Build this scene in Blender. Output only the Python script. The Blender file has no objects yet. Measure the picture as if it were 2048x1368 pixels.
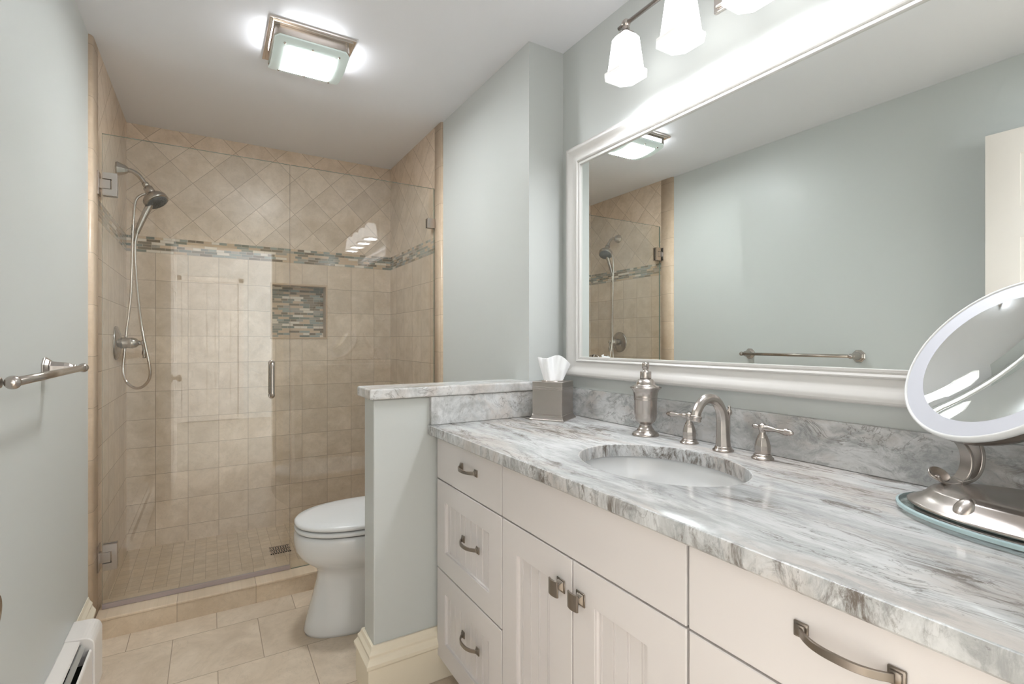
import bpy, bmesh, math, random
from mathutils import Vector, Matrix
random.seed(7)
D = bpy.data
COL = bpy.context.scene.collection
SC = bpy.context.scene
PI = math.pi

# ------------------------------------------------------------------ camera
cam_d = D.cameras.new('camera'); cam = D.objects.new('camera', cam_d); COL.objects.link(cam)
cam.location = (0, 0, 1.1697)
cam.rotation_euler = (PI / 2, 0, -0.5416)
cam_d.sensor_width = 36; cam_d.lens = 1001.8 / 2048 * 36
cam_d.shift_y = -2.1 / 2048
cam_d.clip_start = 0.01; cam_d.clip_end = 60
SC.camera = cam
# ------------------------------------------------------------------ world, exposure
W = D.worlds.new('world'); SC.world = W; W.use_nodes = True
W.node_tree.nodes['Background'].inputs[0].default_value = (0.62, 0.75, 1.0, 1)
W.node_tree.nodes['Background'].inputs[1].default_value = 1.6
SC.view_settings.view_transform = 'Standard'; SC.view_settings.look = 'None'
SC.view_settings.gamma = 1; SC.view_settings.use_curve_mapping = False
SC.view_settings.exposure = 0.28

def area(name, loc, rot, sx, sy, power, color, spread=PI):
    l = D.lights.new(name, 'AREA'); l.shape = 'RECTANGLE'; l.size = sx; l.size_y = sy
    l.energy = power; l.color = color; l.spread = spread
    o = D.objects.new(name, l); o.location = loc; o.rotation_euler = rot; COL.objects.link(o); return o
def point(name, loc, power, color, r=0.02):
    l = D.lights.new(name, 'POINT'); l.energy = power; l.color = color; l.shadow_soft_size = r
    o = D.objects.new(name, l); o.location = loc; COL.objects.link(o); return o
# daylight entering the next room through its window (behind the photographer)
DAY_POWER = 235
area('window_daylight', (2.52, -1.9, 1.5), (0, PI / 2, 0), 1.3, 1.5, DAY_POWER, (0.90, 0.95, 1.0))
BULB = (0.95, 0.985, 1.04)
CEIL_P, SCONCE_P = 5.8, 1.45

# ------------------------------------------------------------------ room numbers
L, LP = -0.388, -0.402          # shower tile face, painted left wall face
R, RP = 1.058, 1.0706           # shower tile face, painted alcove wall face
XV = 1.237                      # vanity wall
YB, YR, YJ = 3.377, -0.03, 1.650 # back wall, rear wall, jog
ZC = 2.346
KY0, KY1, KX = 1.633, 1.745, 0.4556
GY = 2.590
CT = 0.88

# ------------------------------------------------------------------ mesh helpers
def new(): return bmesh.new()
def uvl(bm): return bm.loops.layers.uv.verify()
def box(bm, x0, x1, y0, y1, z0, z1, mi=0, bev=0.0, seg=2):
    vs = [bm.verts.new((x, y, z)) for x in (x0, x1) for y in (y0, y1) for z in (z0, z1)]
    fs = [(0, 1, 3, 2), (4, 6, 7, 5), (0, 4, 5, 1), (2, 3, 7, 6), (0, 2, 6, 4), (1, 5, 7, 3)]
    F = [bm.faces.new([vs[i] for i in f]) for f in fs]
    for f in F: f.material_index = mi
    if bev > 0:
        es = list({e for f in F for e in f.edges})
        r = bmesh.ops.bevel(bm, geom=es, offset=bev, segments=seg, profile=0.5, affect='EDGES')
        for f in r['faces']: f.material_index = mi
    return vs
def obox(bm, M, sx, sy, sz, mi=0, bev=0.0, seg=2):
    t = bmesh.new(); box(t, -sx / 2, sx / 2, -sy / 2, sy / 2, -sz / 2, sz / 2, mi, bev, seg)
    t.transform(M); merge(bm, t)
def merge(bm, t):
    me = D.meshes.new('tmp'); t.to_mesh(me); t.free(); bm.from_mesh(me); D.meshes.remove(me)
def quad(bm, p, uv, mi=0):
    f = bm.faces.new([bm.verts.new(q) for q in p]); f.material_index = mi
    l = uvl(bm)
    for lp, t in zip(f.loops, uv): lp[l].uv = t
    return f
def rings(bm, R_, mi=0, cap=True, closed=False, smooth=True):
    rs = [[bm.verts.new(p) for p in r] for r in R_]
    n = len(rs[0]); m = len(rs)
    for i in range(m if closed else m - 1):
        a, b = rs[i], rs[(i + 1) % m]
        for j in range(n):
            f = bm.faces.new((a[j], a[(j + 1) % n], b[(j + 1) % n], b[j])); f.material_index = mi; f.smooth = smooth
    if cap and not closed:
        for r in (rs[0][::-1], rs[-1]):
            try:
                f = bm.faces.new(r); f.material_index = mi
            except ValueError: pass
    return rs
def lathe(bm, prof, M=None, seg=32, mi=0, cap=True, smooth=True, phase=0.0):
    """prof: list of (r, h) along local z"""
    M = M or Matrix.Identity(4)
    R_ = []
    for r, h in prof:
        r = max(r, 1e-4)
        R_.append([M @ Vector((r * math.cos(2 * PI * (k + phase) / seg), r * math.sin(2 * PI * (k + phase) / seg), h)) for k in range(seg)])
    return rings(bm, R_, mi, cap, smooth=smooth)
def catmull(P, n=8):
    P = [Vector(p) for p in P]; out = []
    Q = [2 * P[0] - P[1]] + P + [2 * P[-1] - P[-2]]
    for i in range(1, len(Q) - 2):
        for k in range(n):
            t = k / n
            out.append(0.5 * ((2 * Q[i]) + (Q[i + 1] - Q[i - 1]) * t + (2 * Q[i - 1] - 5 * Q[i] + 4 * Q[i + 1] - Q[i + 2]) * t * t + (3 * Q[i] - Q[i - 1] - 3 * Q[i + 1] + Q[i + 2]) * t ** 3))
    out.append(P[-1]); return out
def lerp_list(v, n):
    out = []
    for i in range(len(v) - 1):
        for k in range(n): out.append(v[i] + (v[i + 1] - v[i]) * k / n)
    out.append(v[-1]); return out
def tube(bm, P, rad, seg=16, mi=0, cap=True, smooth=True, section=None, up=None, ribs=None):
    P = [Vector(p) for p in P]; n = len(P)
    if not hasattr(rad, '__len__'): rad = [rad] * n
    T = [(P[min(i + 1, n - 1)] - P[max(i - 1, 0)]).normalized() for i in range(n)]
    u = Vector(up) if up else (Vector((0, 0, 1)) if abs(T[0].z) < .9 else Vector((1, 0, 0)))
    N = (u - T[0] * u.dot(T[0])).normalized(); R_ = []
    for i in range(n):
        N = (N - T[i] * N.dot(T[i])).normalized(); Bn = T[i].cross(N)
        if section: sec = section
        else: sec = [(math.cos(2 * PI * k / seg), math.sin(2 * PI * k / seg)) for k in range(seg)]
        R_.append([P[i] + (N * a + Bn * b) * rad[i] for a, b in sec])
    return rings(bm, R_, mi, cap, smooth=smooth)
def axisM(loc, d, roll=0.0):
    d = Vector(d).normalized(); q = d.to_track_quat('Z', 'Y')
    return Matrix.Translation(loc) @ q.to_matrix().to_4x4() @ Matrix.Rotation(roll, 4, 'Z')
def prism(bm, pts, z0, z1, M=None, mi=0, bev=0.0, seg=2, smooth=False):
    t = bmesh.new()
    R_ = [[Vector((x, y, z)) for x, y in pts] for z in (z0, z1)]
    rings(t, R_, mi, True, smooth=smooth)
    if bev > 0:
        es = [e for e in t.edges if abs(e.verts[0].co.z - e.verts[1].co.z) < 1e-7]
        bmesh.ops.bevel(t, geom=es, offset=bev, segments=seg, profile=.5, affect='EDGES')
    if M: t.transform(M)
    merge(bm, t)
def rrect(sx, sy, r, n=5, cx=0, cy=0):
    out = []
    for qx, qy, a in ((1, 1, 0), (-1, 1, PI / 2), (-1, -1, PI), (1, -1, 1.5 * PI)):
        for k in range(n + 1):
            t = a + PI / 2 * k / n
            out.append((cx + qx * (sx / 2 - r) + r * math.cos(t), cy + qy * (sy / 2 - r) + r * math.sin(t)))
    return out
def extrude_y(bm, prof, y0, y1, mi=0, cap=True, smooth=False):
    """closed profile of (x,z) swept in y"""
    rings(bm, [[Vector((x, y, z)) for x, z in prof] for y in (y0, y1)], mi, cap, smooth=smooth)

WORLD = {}
def link(name, data, mats):
    o = D.objects.new(name, data); COL.objects.link(o)
    for m in (mats if isinstance(mats, (list, tuple)) else [mats]): data.materials.append(m)
    return o
def obj(name, bm, mats, parent=None, origin=None, label=None, cat=None, group=None, kind=None, smooth=None, bevel=None, base=True):
    """parent given: bm is in world coordinates (parent's world origin is subtracted)."""
    bmesh.ops.recalc_face_normals(bm, faces=bm.faces)
    me = D.meshes.new(name)
    if parent is not None: org = Vector(WORLD[parent])
    elif origin is not None: org = Vector(origin)
    elif kind == 'structure': org = Vector((0, 0, 0))
    else:
        xs = [v.co.x for v in bm.verts]; ys = [v.co.y for v in bm.verts]; zs = [v.co.z for v in bm.verts]
        org = Vector(((min(xs) + max(xs)) / 2, (min(ys) + max(ys)) / 2, min(zs)))
    bmesh.ops.translate(bm, verts=bm.verts, vec=-org)
    bm.to_mesh(me); bm.free()
    o = link(name, me, mats)
    if smooth is True:
        for p in me.polygons: p.use_smooth = True
    if parent is not None: o.parent = parent
    else: o.location = org
    WORLD[o] = tuple(org)
    if bevel:
        b = o.modifiers.new('bevel', 'BEVEL'); b.width = bevel; b.segments = 2; b.limit_method = 'ANGLE'; b.angle_limit = 0.6
    for k, v in (('label', label), ('category', cat), ('group', group), ('kind', kind)):
        if v: o[k] = v
    return o
def thing(name, label, cat, loc, group=None, kind=None):
    o = D.objects.new(name, None); COL.objects.link(o); o.location = loc; o.empty_display_size = .05
    WORLD[o] = tuple(loc)
    if label: o['label'] = label
    if cat: o['category'] = cat
    if group: o['group'] = group
    if kind: o['kind'] = kind
    return o
def autosmooth(o, ang=0.6):
    me = o.data
    for p in me.polygons: p.use_smooth = True
    try: me.set_sharp_from_angle(angle=ang)
    except Exception: pass
    return o
def copy_tree(o, parent=None):
    c = o.copy(); COL.objects.link(c); c.parent = parent
    for ch in [x for x in D.objects if x.parent == o]: copy_tree(ch, c)
    return c

# ------------------------------------------------------------------ materials
class N:
    def __init__(s, name):
        s.m = D.materials.new(name); s.m.use_nodes = True; s.t = s.m.node_tree; s.n = s.t.nodes
        s.b = s.n['Principled BSDF']; s.out = s.n['Material Output']
    def add(s, typ, **kw):
        nd = s.n.new(typ)
        for k, v in kw.items():
            if k.startswith('i_'):
                nd.inputs[k[2:].replace('_', ' ')].default_value = v
            else: setattr(nd, k, v)
        return nd
    def l(s, a, b): s.t.links.new(a, b)
    def ramp(s, fac, stops, interp='LINEAR'):
        r = s.add('ShaderNodeValToRGB'); r.color_ramp.interpolation = interp
        e = r.color_ramp.elements
        while len(e) < len(stops): e.new(0.5)
        for i, (p, c) in enumerate(stops):
            e[i].position = p; e[i].color = (c[0], c[1], c[2], 1) if hasattr(c, '__len__') else (c, c, c, 1)
        s.l(fac, r.inputs[0]); return r
    def mix(s, fac, a, b, mode='MIX'):
        m = s.add('ShaderNodeMix', data_type='RGBA', blend_type=mode)
        for sock, v in ((0, fac), (6, a), (7, b)):
            if hasattr(v, 'is_linked') or hasattr(v, 'links'): s.l(v, m.inputs[sock])
            elif sock == 0: m.inputs[0].default_value = v
            else: m.inputs[sock].default_value = (*v, 1)
        return m.outputs[2]
    def math(s, op, a, b=None, c=None):
        m = s.add('ShaderNodeMath', operation=op)
        for i, v in enumerate((a, b, c)):
            if v is None: continue
            if hasattr(v, 'links'): s.l(v, m.inputs[i])
            else: m.inputs[i].default_value = v
        return m.outputs[0]
    def noise(s, vec, scale, detail=4, rough=.5, dist=0.0):
        n = s.add('ShaderNodeTexNoise'); n.inputs['Scale'].default_value = scale; n.inputs['Detail'].default_value = detail
        n.inputs['Roughness'].default_value = rough; n.inputs['Distortion'].default_value = dist
        if vec is not None: s.l(vec, n.inputs['Vector'])
        return n.outputs['Fac']
    def map(s, vec, scale=(1, 1, 1), rot=(0, 0, 0), loc=(0, 0, 0)):
        m = s.add('ShaderNodeMapping'); m.inputs['Scale'].default_value = scale
        m.inputs['Rotation'].default_value = rot; m.inputs['Location'].default_value = loc
        s.l(vec, m.inputs[0]); return m.outputs[0]
    def bump(s, h, strength=.2, dist=.002):
        b = s.add('ShaderNodeBump'); b.inputs['Strength'].default_value = strength; b.inputs['Distance'].default_value = dist
        s.l(h, b.inputs['Height']); s.l(b.outputs[0], s.b.inputs['Normal'])
def srgb(r, g, b):
    f = lambda c: ((c / 255 + 0.055) / 1.055) ** 2.4 if c > 10 else c / 255 / 12.92
    return (f(r), f(g), f(b))
def plain(name, col, rough=.5, metal=0.0, spec=.5, coat=0.0, bumpy=None):
    m = N(name); m.b.inputs['Base Color'].default_value = (*col, 1); m.b.inputs['Roughness'].default_value = rough
    m.b.inputs['Metallic'].default_value = metal; m.b.inputs['Specular IOR Level'].default_value = spec
    m.b.inputs['Coat Weight'].default_value = coat
    if bumpy:
        tc = m.add('ShaderNodeTexCoord'); m.bump(m.noise(tc.outputs['Object'], bumpy[0], 3), bumpy[1], .001)
    return m.m
def brushed(name, col, rough=.3, direction=(1, 1, 40)):
    m = N(name); m.b.inputs['Metallic'].default_value = 1
    tc = m.add('ShaderNodeTexCoord'); v = m.map(tc.outputs['Object'], direction)
    f = m.noise(v, 90, 3, .5)
    m.l(m.mix(f, tuple(c * .985 for c in col), tuple(min(1, c * 1.015) for c in col)), m.b.inputs['Base Color'])
    rr = m.ramp(f, [(.3, rough * .99), (.7, rough * 1.01)]); m.l(rr.outputs[0], m.b.inputs['Roughness'])
    return m.m
def tile_mat(name, bw, bh, mortar, colA, colB, grout, offset=0.0, rough=.32, cloud=9.0, seed=0.0, vein=0.5):
    m = N(name); uv = m.add('ShaderNodeUVMap')
    br = m.add('ShaderNodeTexBrick'); br.offset = offset; br.offset_frequency = 2; br.squash = 1
    br.inputs['Scale'].default_value = 1; br.inputs['Mortar Size'].default_value = mortar; br.inputs['Mortar Smooth'].default_value = .3
    br.inputs['Bias'].default_value = 0; br.inputs['Brick Width'].default_value = bw; br.inputs['Row Height'].default_value = bh
    br.inputs['Color1'].default_value = (0, 0, 0, 1); br.inputs['Color2'].default_value = (1, 1, 1, 1); br.inputs['Mortar'].default_value = (.5, .5, .5, 1)
    m.l(uv.outputs[0], br.inputs[0])
    sep = m.add('ShaderNodeSeparateColor'); m.l(br.outputs['Color'], sep.inputs[0]); rnd = sep.outputs[0]
    # give every tile its own piece of stone
    comb = m.add('ShaderNodeCombineXYZ'); m.l(m.math('MULTIPLY', rnd, 37.0), comb.inputs[2])
    add = m.add('ShaderNodeVectorMath', operation='ADD'); m.l(uv.outputs[0], add.inputs[0]); m.l(comb.outputs[0], add.inputs[1])
    n1 = m.noise(add.outputs[0], cloud, 6, .62, .6)
    n2 = m.noise(add.outputs[0], cloud * 4, 5, .6, 1.0)
    base = m.mix(m.ramp(n1, [(.32, 0), (.68, 1)]).outputs[0], colA, colB)
    tone = m.ramp(rnd, [(0, .93), (1, 1.06)])
    base = m.mix(1.0, base, tone.outputs[0], 'MULTIPLY')
    base = m.mix(m.math('MULTIPLY', m.ramp(n2, [(.35, 1), (.55, 0)]).outputs[0], .16), base, tuple(c * .74 for c in colA))
    v = m.math('ABSOLUTE', m.math('SUBTRACT', m.noise(add.outputs[0], cloud * .8, 8, .65, 1.6), .5))
    vm = m.math('MULTIPLY', m.ramp(v, [(0, 1), (.012, 0)]).outputs[0], vein * .45)
    base = m.mix(vm, base, tuple(c * .62 for c in colA))
    g = br.outputs['Fac']
    m.l(m.mix(g, base, grout), m.b.inputs['Base Color'])
    m.l(m.mix(g, (rough,) * 3, (.8,) * 3), m.b.inputs['Roughness'])
    hh = m.math('ADD', m.math('MULTIPLY', m.math('SUBTRACT', 1.0, g), 1.0), m.math('MULTIPLY', n2, .12))
    m.bump(hh, .35, .0015)
    return m.m
def mosaic_mat(name):
    m = N(name); uv = m.add('ShaderNodeUVMap')
    def bk(w, off, sq, mort=.0009):
        br = m.add('ShaderNodeTexBrick'); br.offset = off; br.offset_frequency = 2; br.squash = sq; br.squash_frequency = 3
        br.inputs['Scale'].default_value = 1; br.inputs['Mortar Size'].default_value = mort; br.inputs['Mortar Smooth'].default_value = .2
        br.inputs['Brick Width'].default_value = w; br.inputs['Row Height'].default_value = .01445
        br.inputs['Color1'].default_value = (0, 0, 0, 1); br.inputs['Color2'].default_value = (1, 1, 1, 1); br.inputs['Mortar'].default_value = (.5, .5, .5, 1)
        m.l(uv.outputs[0], br.inputs[0]); return br
    a = bk(.062, .37, .62)
    sep = m.add('ShaderNodeSeparateColor'); m.l(a.outputs['Color'], sep.inputs[0])
    # second hash so that neighbouring rows do not repeat
    ux = m.add('ShaderNodeSeparateXYZ'); m.l(uv.outputs[0], ux.inputs[0])
    row = m.math('FLOOR', m.math('DIVIDE', ux.outputs[1], .01445))
    wn = m.add('ShaderNodeTexWhiteNoise', noise_dimensions='2D'); cb = m.add('ShaderNodeCombineXYZ')
    m.l(m.math('MULTIPLY', sep.outputs[0], 91.7), cb.inputs[0]); m.l(row, cb.inputs[1]); m.l(cb.outputs[0], wn.inputs['Vector'])
    r = m.ramp(wn.outputs['Value'], [(0, srgb(138, 138, 126)), (.16, srgb(128, 112, 94)), (.28, srgb(208, 182, 154)), (.42, srgb(158, 160, 150)),
                                     (.55, srgb(226, 214, 198)), (.66, srgb(140, 126, 108)), (.76, srgb(170, 160, 146)), (.86, srgb(126, 126, 114)), (.93, srgb(204, 178, 150))], 'CONSTANT')
    g = a.outputs['Fac']
    m.l(m.mix(g, r.outputs[0], srgb(196, 176, 154)), m.b.inputs['Base Color'])
    m.l(m.mix(g, (.12,) * 3, (.8,) * 3), m.b.inputs['Roughness'])
    m.b.inputs['Coat Weight'].default_value = .3
    tilt = m.math('MULTIPLY', wn.outputs['Value'], .5)
    m.bump(m.math('ADD', m.math('SUBTRACT', 1.0, g), tilt), .4, .001)
    return m.m
def granite(name, stretch=(7.0, 1.5, 7.0), rot=(0, 0, .20), pale=0.0, dark=1.0, loc=(0, 0, 0), warp=.07, grey=.5, tone=1.0, pth=.52):
    m = N(name); tc = m.add('ShaderNodeTexCoord'); o = tc.outputs['Object']
    w = m.add('ShaderNodeVectorMath', operation='SCALE'); ns = m.add('ShaderNodeTexNoise'); ns.inputs['Scale'].default_value = 4.0
    ns.inputs['Detail'].default_value = 3
    m.l(o, ns.inputs['Vector']); m.l(ns.outputs['Color'], w.inputs[0]); w.inputs['Scale'].default_value = warp
    ad = m.add('ShaderNodeVectorMath', operation='ADD'); m.l(o, ad.inputs[0]); m.l(w.outputs[0], ad.inputs[1])
    v = m.map(ad.outputs[0], stretch, rot, loc)
    k = lambda c: tuple(x * tone for x in srgb(*c))
    big = m.noise(v, .8, 4, .6, .5)
    mid = m.noise(v, 2.2, 9, .70, .5)
    fine = m.noise(v, 6.0, 10, .74, .6)
    base = m.mix(m.ramp(mid, [(.38, 0), (.56, 1)]).outputs[0], k((186, 187, 185)), k((226, 226, 225)))
    base = m.mix(m.math('MULTIPLY', m.ramp(m.noise(v, 1.1, 5, .6, .6), [(.50, 0), (.64, 1)]).outputs[0], .6), base, k((206, 194, 184)))
    gm = m.math('MULTIPLY', m.ramp(fine, [(.50, 0), (.62, 1)]).outputs[0], grey - pale * .25)
    base = m.mix(gm, base, k((162, 163, 162)))
    patch = m.ramp(big, [(pth, 0), (pth + .10, 1)]).outputs[0]
    bl = m.ramp(m.noise(v, 3.8, 9, .78, .8), [(.50, 0), (.60, 1)]).outputs[0]
    base = m.mix(m.math('MULTIPLY', m.math('MULTIPLY', bl, patch), .78 * dark), base, k((112, 101, 91)))
    sp = m.ramp(m.noise(o, 55, 5, .7, .3), [(.64, 0), (.72, 1)]).outputs[0]
    base = m.mix(m.math('MULTIPLY', m.math('MULTIPLY', sp, m.ramp(mid, [(.44, 1), (.54, 0)]).outputs[0]), .6 * dark), base, k((92, 86, 84)))
    # long thin veins
    thin = m.math('ABSOLUTE', m.math('SUBTRACT', m.noise(v, 2.4, 6, .62, 1.3), .5))
    vp = m.ramp(m.noise(v, 1.3, 3, .5, 0), [(.46, 0), (.58, 1)]).outputs[0]
    base = m.mix(m.math('MULTIPLY', m.math('MULTIPLY', m.ramp(thin, [(0, 1), (.016, 0)]).outputs[0], vp), .75), base, k((126, 119, 113)))
    m.l(base, m.b.inputs['Base Color'])
    m.b.inputs['Roughness'].default_value = .16; m.b.inputs['Specular IOR Level'].default_value = .45
    return m.m

M = {}
M['paint'] = plain('paint_aqua', srgb(206, 209, 206), .38, bumpy=(90, .04))
M['ceiling'] = plain('paint_ceiling', srgb(240, 240, 243), .6)
M['trim'] = plain('paint_trim', srgb(240, 229, 207), .35)
M['white'] = plain('paint_cabinet', srgb(224, 218, 215), .36)
M['gapdark'] = plain('cabinet_body', srgb(190, 184, 176), .5)
M['frame'] = plain('frame_white', srgb(214, 211, 207), .30, coat=.2)
M['door'] = plain('door_white', srgb(238, 230, 222), .4)
M['porcelain'] = plain('porcelain', srgb(226, 226, 225), .08, coat=.6)
M['seat'] = plain('seat_plastic', srgb(226, 226, 225), .2)
M['nickel'] = brushed('brushed_nickel', srgb(188, 180, 174), .27)
M['nickel_dark'] = brushed('satin_nickel_dark', srgb(180, 171, 162), .26)
M['pewter'] = brushed('pewter_pull', srgb(148, 139, 130), .32)
M['chrome'] = plain('polished_nickel', srgb(222, 214, 208), .10, 1)
M['black'] = plain('dark_gap', (.015, .014, .013), .6)
M['heater'] = plain('heater_enamel', srgb(238, 232, 226), .35)
M['fin'] = plain('heater_damper', srgb(190, 190, 186), .4, .3)
M['mirror'] = plain('mirror_silver', (.90, .93, .915), .0, 1)
M['tissue'] = plain('tissue_paper', srgb(248, 248, 248), .9)
M['brass'] = plain('brass_knob', srgb(176, 142, 92), .2, 1)
M['rubber'] = plain('nozzle_grey', srgb(90, 88, 86), .5)
M['carpet'] = plain('carpet', srgb(196, 186, 172), .95, bumpy=(400, .4))
M['bedwall'] = plain('bedroom_paint', srgb(226, 226, 222), .6)
A_, B_, G_ = srgb(208, 187, 163), srgb(228, 209, 189), srgb(168, 148, 128)
M['tile'] = tile_mat('travertine_tile', .1505, .1525, .0013, A_, B_, G_)
M['tile_diag'] = tile_mat('travertine_diagonal', .15175, .15175, .0013, A_, B_, G_)
M['bullnose'] = tile_mat('travertine_bullnose', .4, .2, .001, srgb(212, 188, 160), srgb(226, 204, 180), srgb(176, 156, 134), vein=.2)
M['floor'] = tile_mat('floor_limestone', .2965, .305, .0016, srgb(206, 187, 164), srgb(228, 211, 190), srgb(168, 150, 130), .5, .3, 6.0, vein=.5)
M['curb'] = tile_mat('curb_tile', .2935, 1.0, .0013, srgb(208, 187, 160), srgb(224, 205, 180), srgb(172, 152, 132), 0, .3)
M['showerfloor'] = tile_mat('shower_floor_mosaic', .0515, .0515, .0011, srgb(202, 180, 152), srgb(220, 200, 176), srgb(176, 156, 134), 0, .4, 14.0, vein=.1)
M['mosaic'] = mosaic_mat('glass_mosaic')
M['granite'] = granite('granite_top', tone=.87, pth=.46, dark=1.1)
M['granite_edge'] = granite('granite_cut_edge', (8.0, 6.0, 3.0), (0, 0, 0), dark=1.2, tone=.84, pth=.43, grey=.8, loc=(.7, 2.9, .3))
M['granite_edge'].node_tree.nodes['Principled BSDF'].inputs['Roughness'].default_value = .30
M['granite_side'] = granite('granite_splash', (6.0, 3.2, 6.0), (.5, 0, 0), loc=(3.1, 1.2, .4), dark=.8, grey=.75, tone=.80, warp=.12)
M['granite_cap'] = granite('granite_cap', (3.4, 6.0, 4.0), (0, 0, 0), pale=.6, dark=.35, loc=(1.3, 4.2, 2.4))
def pane(name, tint, edge=False, refl=1.0):
    m = N(name); m.n.remove(m.b)
    tr = m.add('ShaderNodeBsdfTransparent'); tr.inputs[0].default_value = (*tint, 1)
    gl = m.add('ShaderNodeBsdfGlossy'); gl.inputs['Roughness'].default_value = 0.0; gl.inputs[0].default_value = (1, 1, 1, 1)
    fr = m.add('ShaderNodeFresnel'); geo = m.add('ShaderNodeNewGeometry')
    m.l(m.math('ADD', 1.52, m.math('MULTIPLY', geo.outputs['Backfacing'], 1 / 1.52 - 1.52)), fr.inputs[0])   # both faces of the pane reflect alike
    mx = m.add('ShaderNodeMixShader')
    if refl != 1.0: m.l(m.math('MULTIPLY', fr.outputs[0], refl), mx.inputs[0])
    else: m.l(fr.outputs[0], mx.inputs[0])
    m.l(tr.outputs[0], mx.inputs[1]); m.l(gl.outputs[0], mx.inputs[2]); m.l(mx.outputs[0], m.out.inputs[0])
    return m.m
M['glass'] = pane('shower_glass', (.975, .985, .980))
M['glass_edge'] = plain('glass_edge', srgb(120, 134, 122), .15)
M['sweep'] = plain('vinyl_sweep', srgb(170, 156, 152), .3)
M['plate_glass'] = pane('plate_glass', (.86, .93, .93))
M['plate_edge'] = plain('plate_edge', srgb(176, 198, 200), .1)
def glow(name, col, strength, base=(.9, .9, .9)):
    m = N(name); m.b.inputs['Base Color'].default_value = (*base, 1); m.b.inputs['Roughness'].default_value = .3
    m.b.inputs['Emission Color'].default_value = (*col, 1); m.b.inputs['Emission Strength'].default_value = strength
    return m.m
M['shade'] = glow('opal_shade', (.97, .985, 1.0), 2.2)
M['shade_rim'] = glow('opal_rim', (1, .97, .955), .32)
M['bulb'] = glow('bulb', (1, .98, .96), 6.0)
M['diffuser'] = glow('lit_diffuser', (.95, .985, 1.0), CEIL_P * 15.5)
M['frosted'] = glow('frosted_glass', (.86, .95, .91), .16, srgb(196, 208, 203))
M['ring'] = glow('ring_light', (.93, .94, 1.0), .10, srgb(176, 177, 184))

# ------------------------------------------------------------------ structure
S = dict(kind='structure')
T = 0.10
# ceiling, floor
b = new(); box(b, LP - T, XV + T, YR - .12, YB + T, ZC, ZC + .08); obj('ceiling', b, M['ceiling'], **S)
b = new(); box(b, LP - T, XV + T, YR - .12, YB + T, -.1, -.0005)
quad(b, [(LP, YR - .12, 0), (XV, YR - .12, 0), (XV, 2.52, 0), (LP, 2.52, 0)],
     [(x - .17 + .14825, y - 2.059 + .305 * 10) for x, y in ((LP, YR - .12), (XV, YR - .12), (XV, 2.52), (LP, 2.52))])
obj('floor', b, M['floor'], **S)
# left wall painted
b = new(); box(b, LP - T, LP, YR, 2.49, 0, ZC); obj('wall_left', b, M['paint'], **S)

# tiled shower walls: lower grid, mosaic band, diamonds
ZB0, ZB1 = 1.655, 1.742
def duv(s, z, s0=-.194, z0=2.173):
    dx, dz = s - s0, z - z0
    return ((dx + dz) / math.sqrt(2) + 20 * .15175, (dz - dx) / math.sqrt(2) + 20 * .15175)
def tiles(bm, P, s0, s1, z0, z1, ox, mi):
    """P(s,z)->point"""
    c = [(s0, z0), (s1, z0), (s1, z1), (s0, z1)]
    if mi == 1: uv = [duv(s + ox[1], z) for s, z in c]
    elif mi == 2: uv = [(s + ox[2] + 5, z - ZB0 + .01445 * 100) for s, z in c]
    else: uv = [(s + ox[0] + .1505 * 20, z - ZB0 + .1525 * 20) for s, z in c]
    quad(bm, [P(s, z) for s, z in c], uv, mi)
TM = [M['tile'], M['tile_diag'], M['mosaic']]
# back wall
NX0, NX1, NZ0, NZ1 = .322, .634, 1.193, 1.516
b = new(); P = lambda s, z: (s, YB, z); ox = (.26, 0, .3)
tiles(b, P, L, R, ZB1, ZC, ox, 1); tiles(b, P, L, R, ZB0, ZB1, ox, 2)
tiles(b, P, L, NX0, 0, ZB0, ox, 0); tiles(b, P, NX1, R, 0, ZB0, ox, 0)
tiles(b, P, NX0, NX1, 0, NZ0, ox, 0); tiles(b, P, NX0, NX1, NZ1, ZB0, ox, 0)
ND = .085
tiles(b, lambda s, z: (s, YB + ND, z), NX0, NX1, NZ0, NZ1, (0, 0, 1.37), 2)
for (p, q) in (((NX0, NZ0), (NX0, NZ1)), ((NX1, NZ0), (NX1, NZ1)), ((NX0, NZ0), (NX1, NZ0)), ((NX0, NZ1), (NX1, NZ1))):
    quad(b, [(p[0], YB, p[1]), (q[0], YB, q[1]), (q[0], YB + ND, q[1]), (p[0], YB + ND, p[1])],
         [(.01, .01), (.14, .01), (.14, .09), (.01, .09)], 0)
box(b, L - T, R + T, YB + ND + .002, YB + ND + T, 0, ZC, 0)
obj('wall_back', b, TM, **S)
b = new()   # niche edge trim
w = .011
for x0, x1, z0, z1 in ((NX0 - w, NX0 + .001, NZ0 - w, NZ1 + w), (NX1 - .001, NX1 + w, NZ0 - w, NZ1 + w), (NX0, NX1, NZ0 - w, NZ0 + .001), (NX0, NX1, NZ1 - .001, NZ1 + w)):
    box(b, x0, x1, YB - .005, YB + .004, z0, z1, 0, .002)
obj('trim_1', b, plain('niche_trim', srgb(196, 170, 142), .4), **S)
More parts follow.
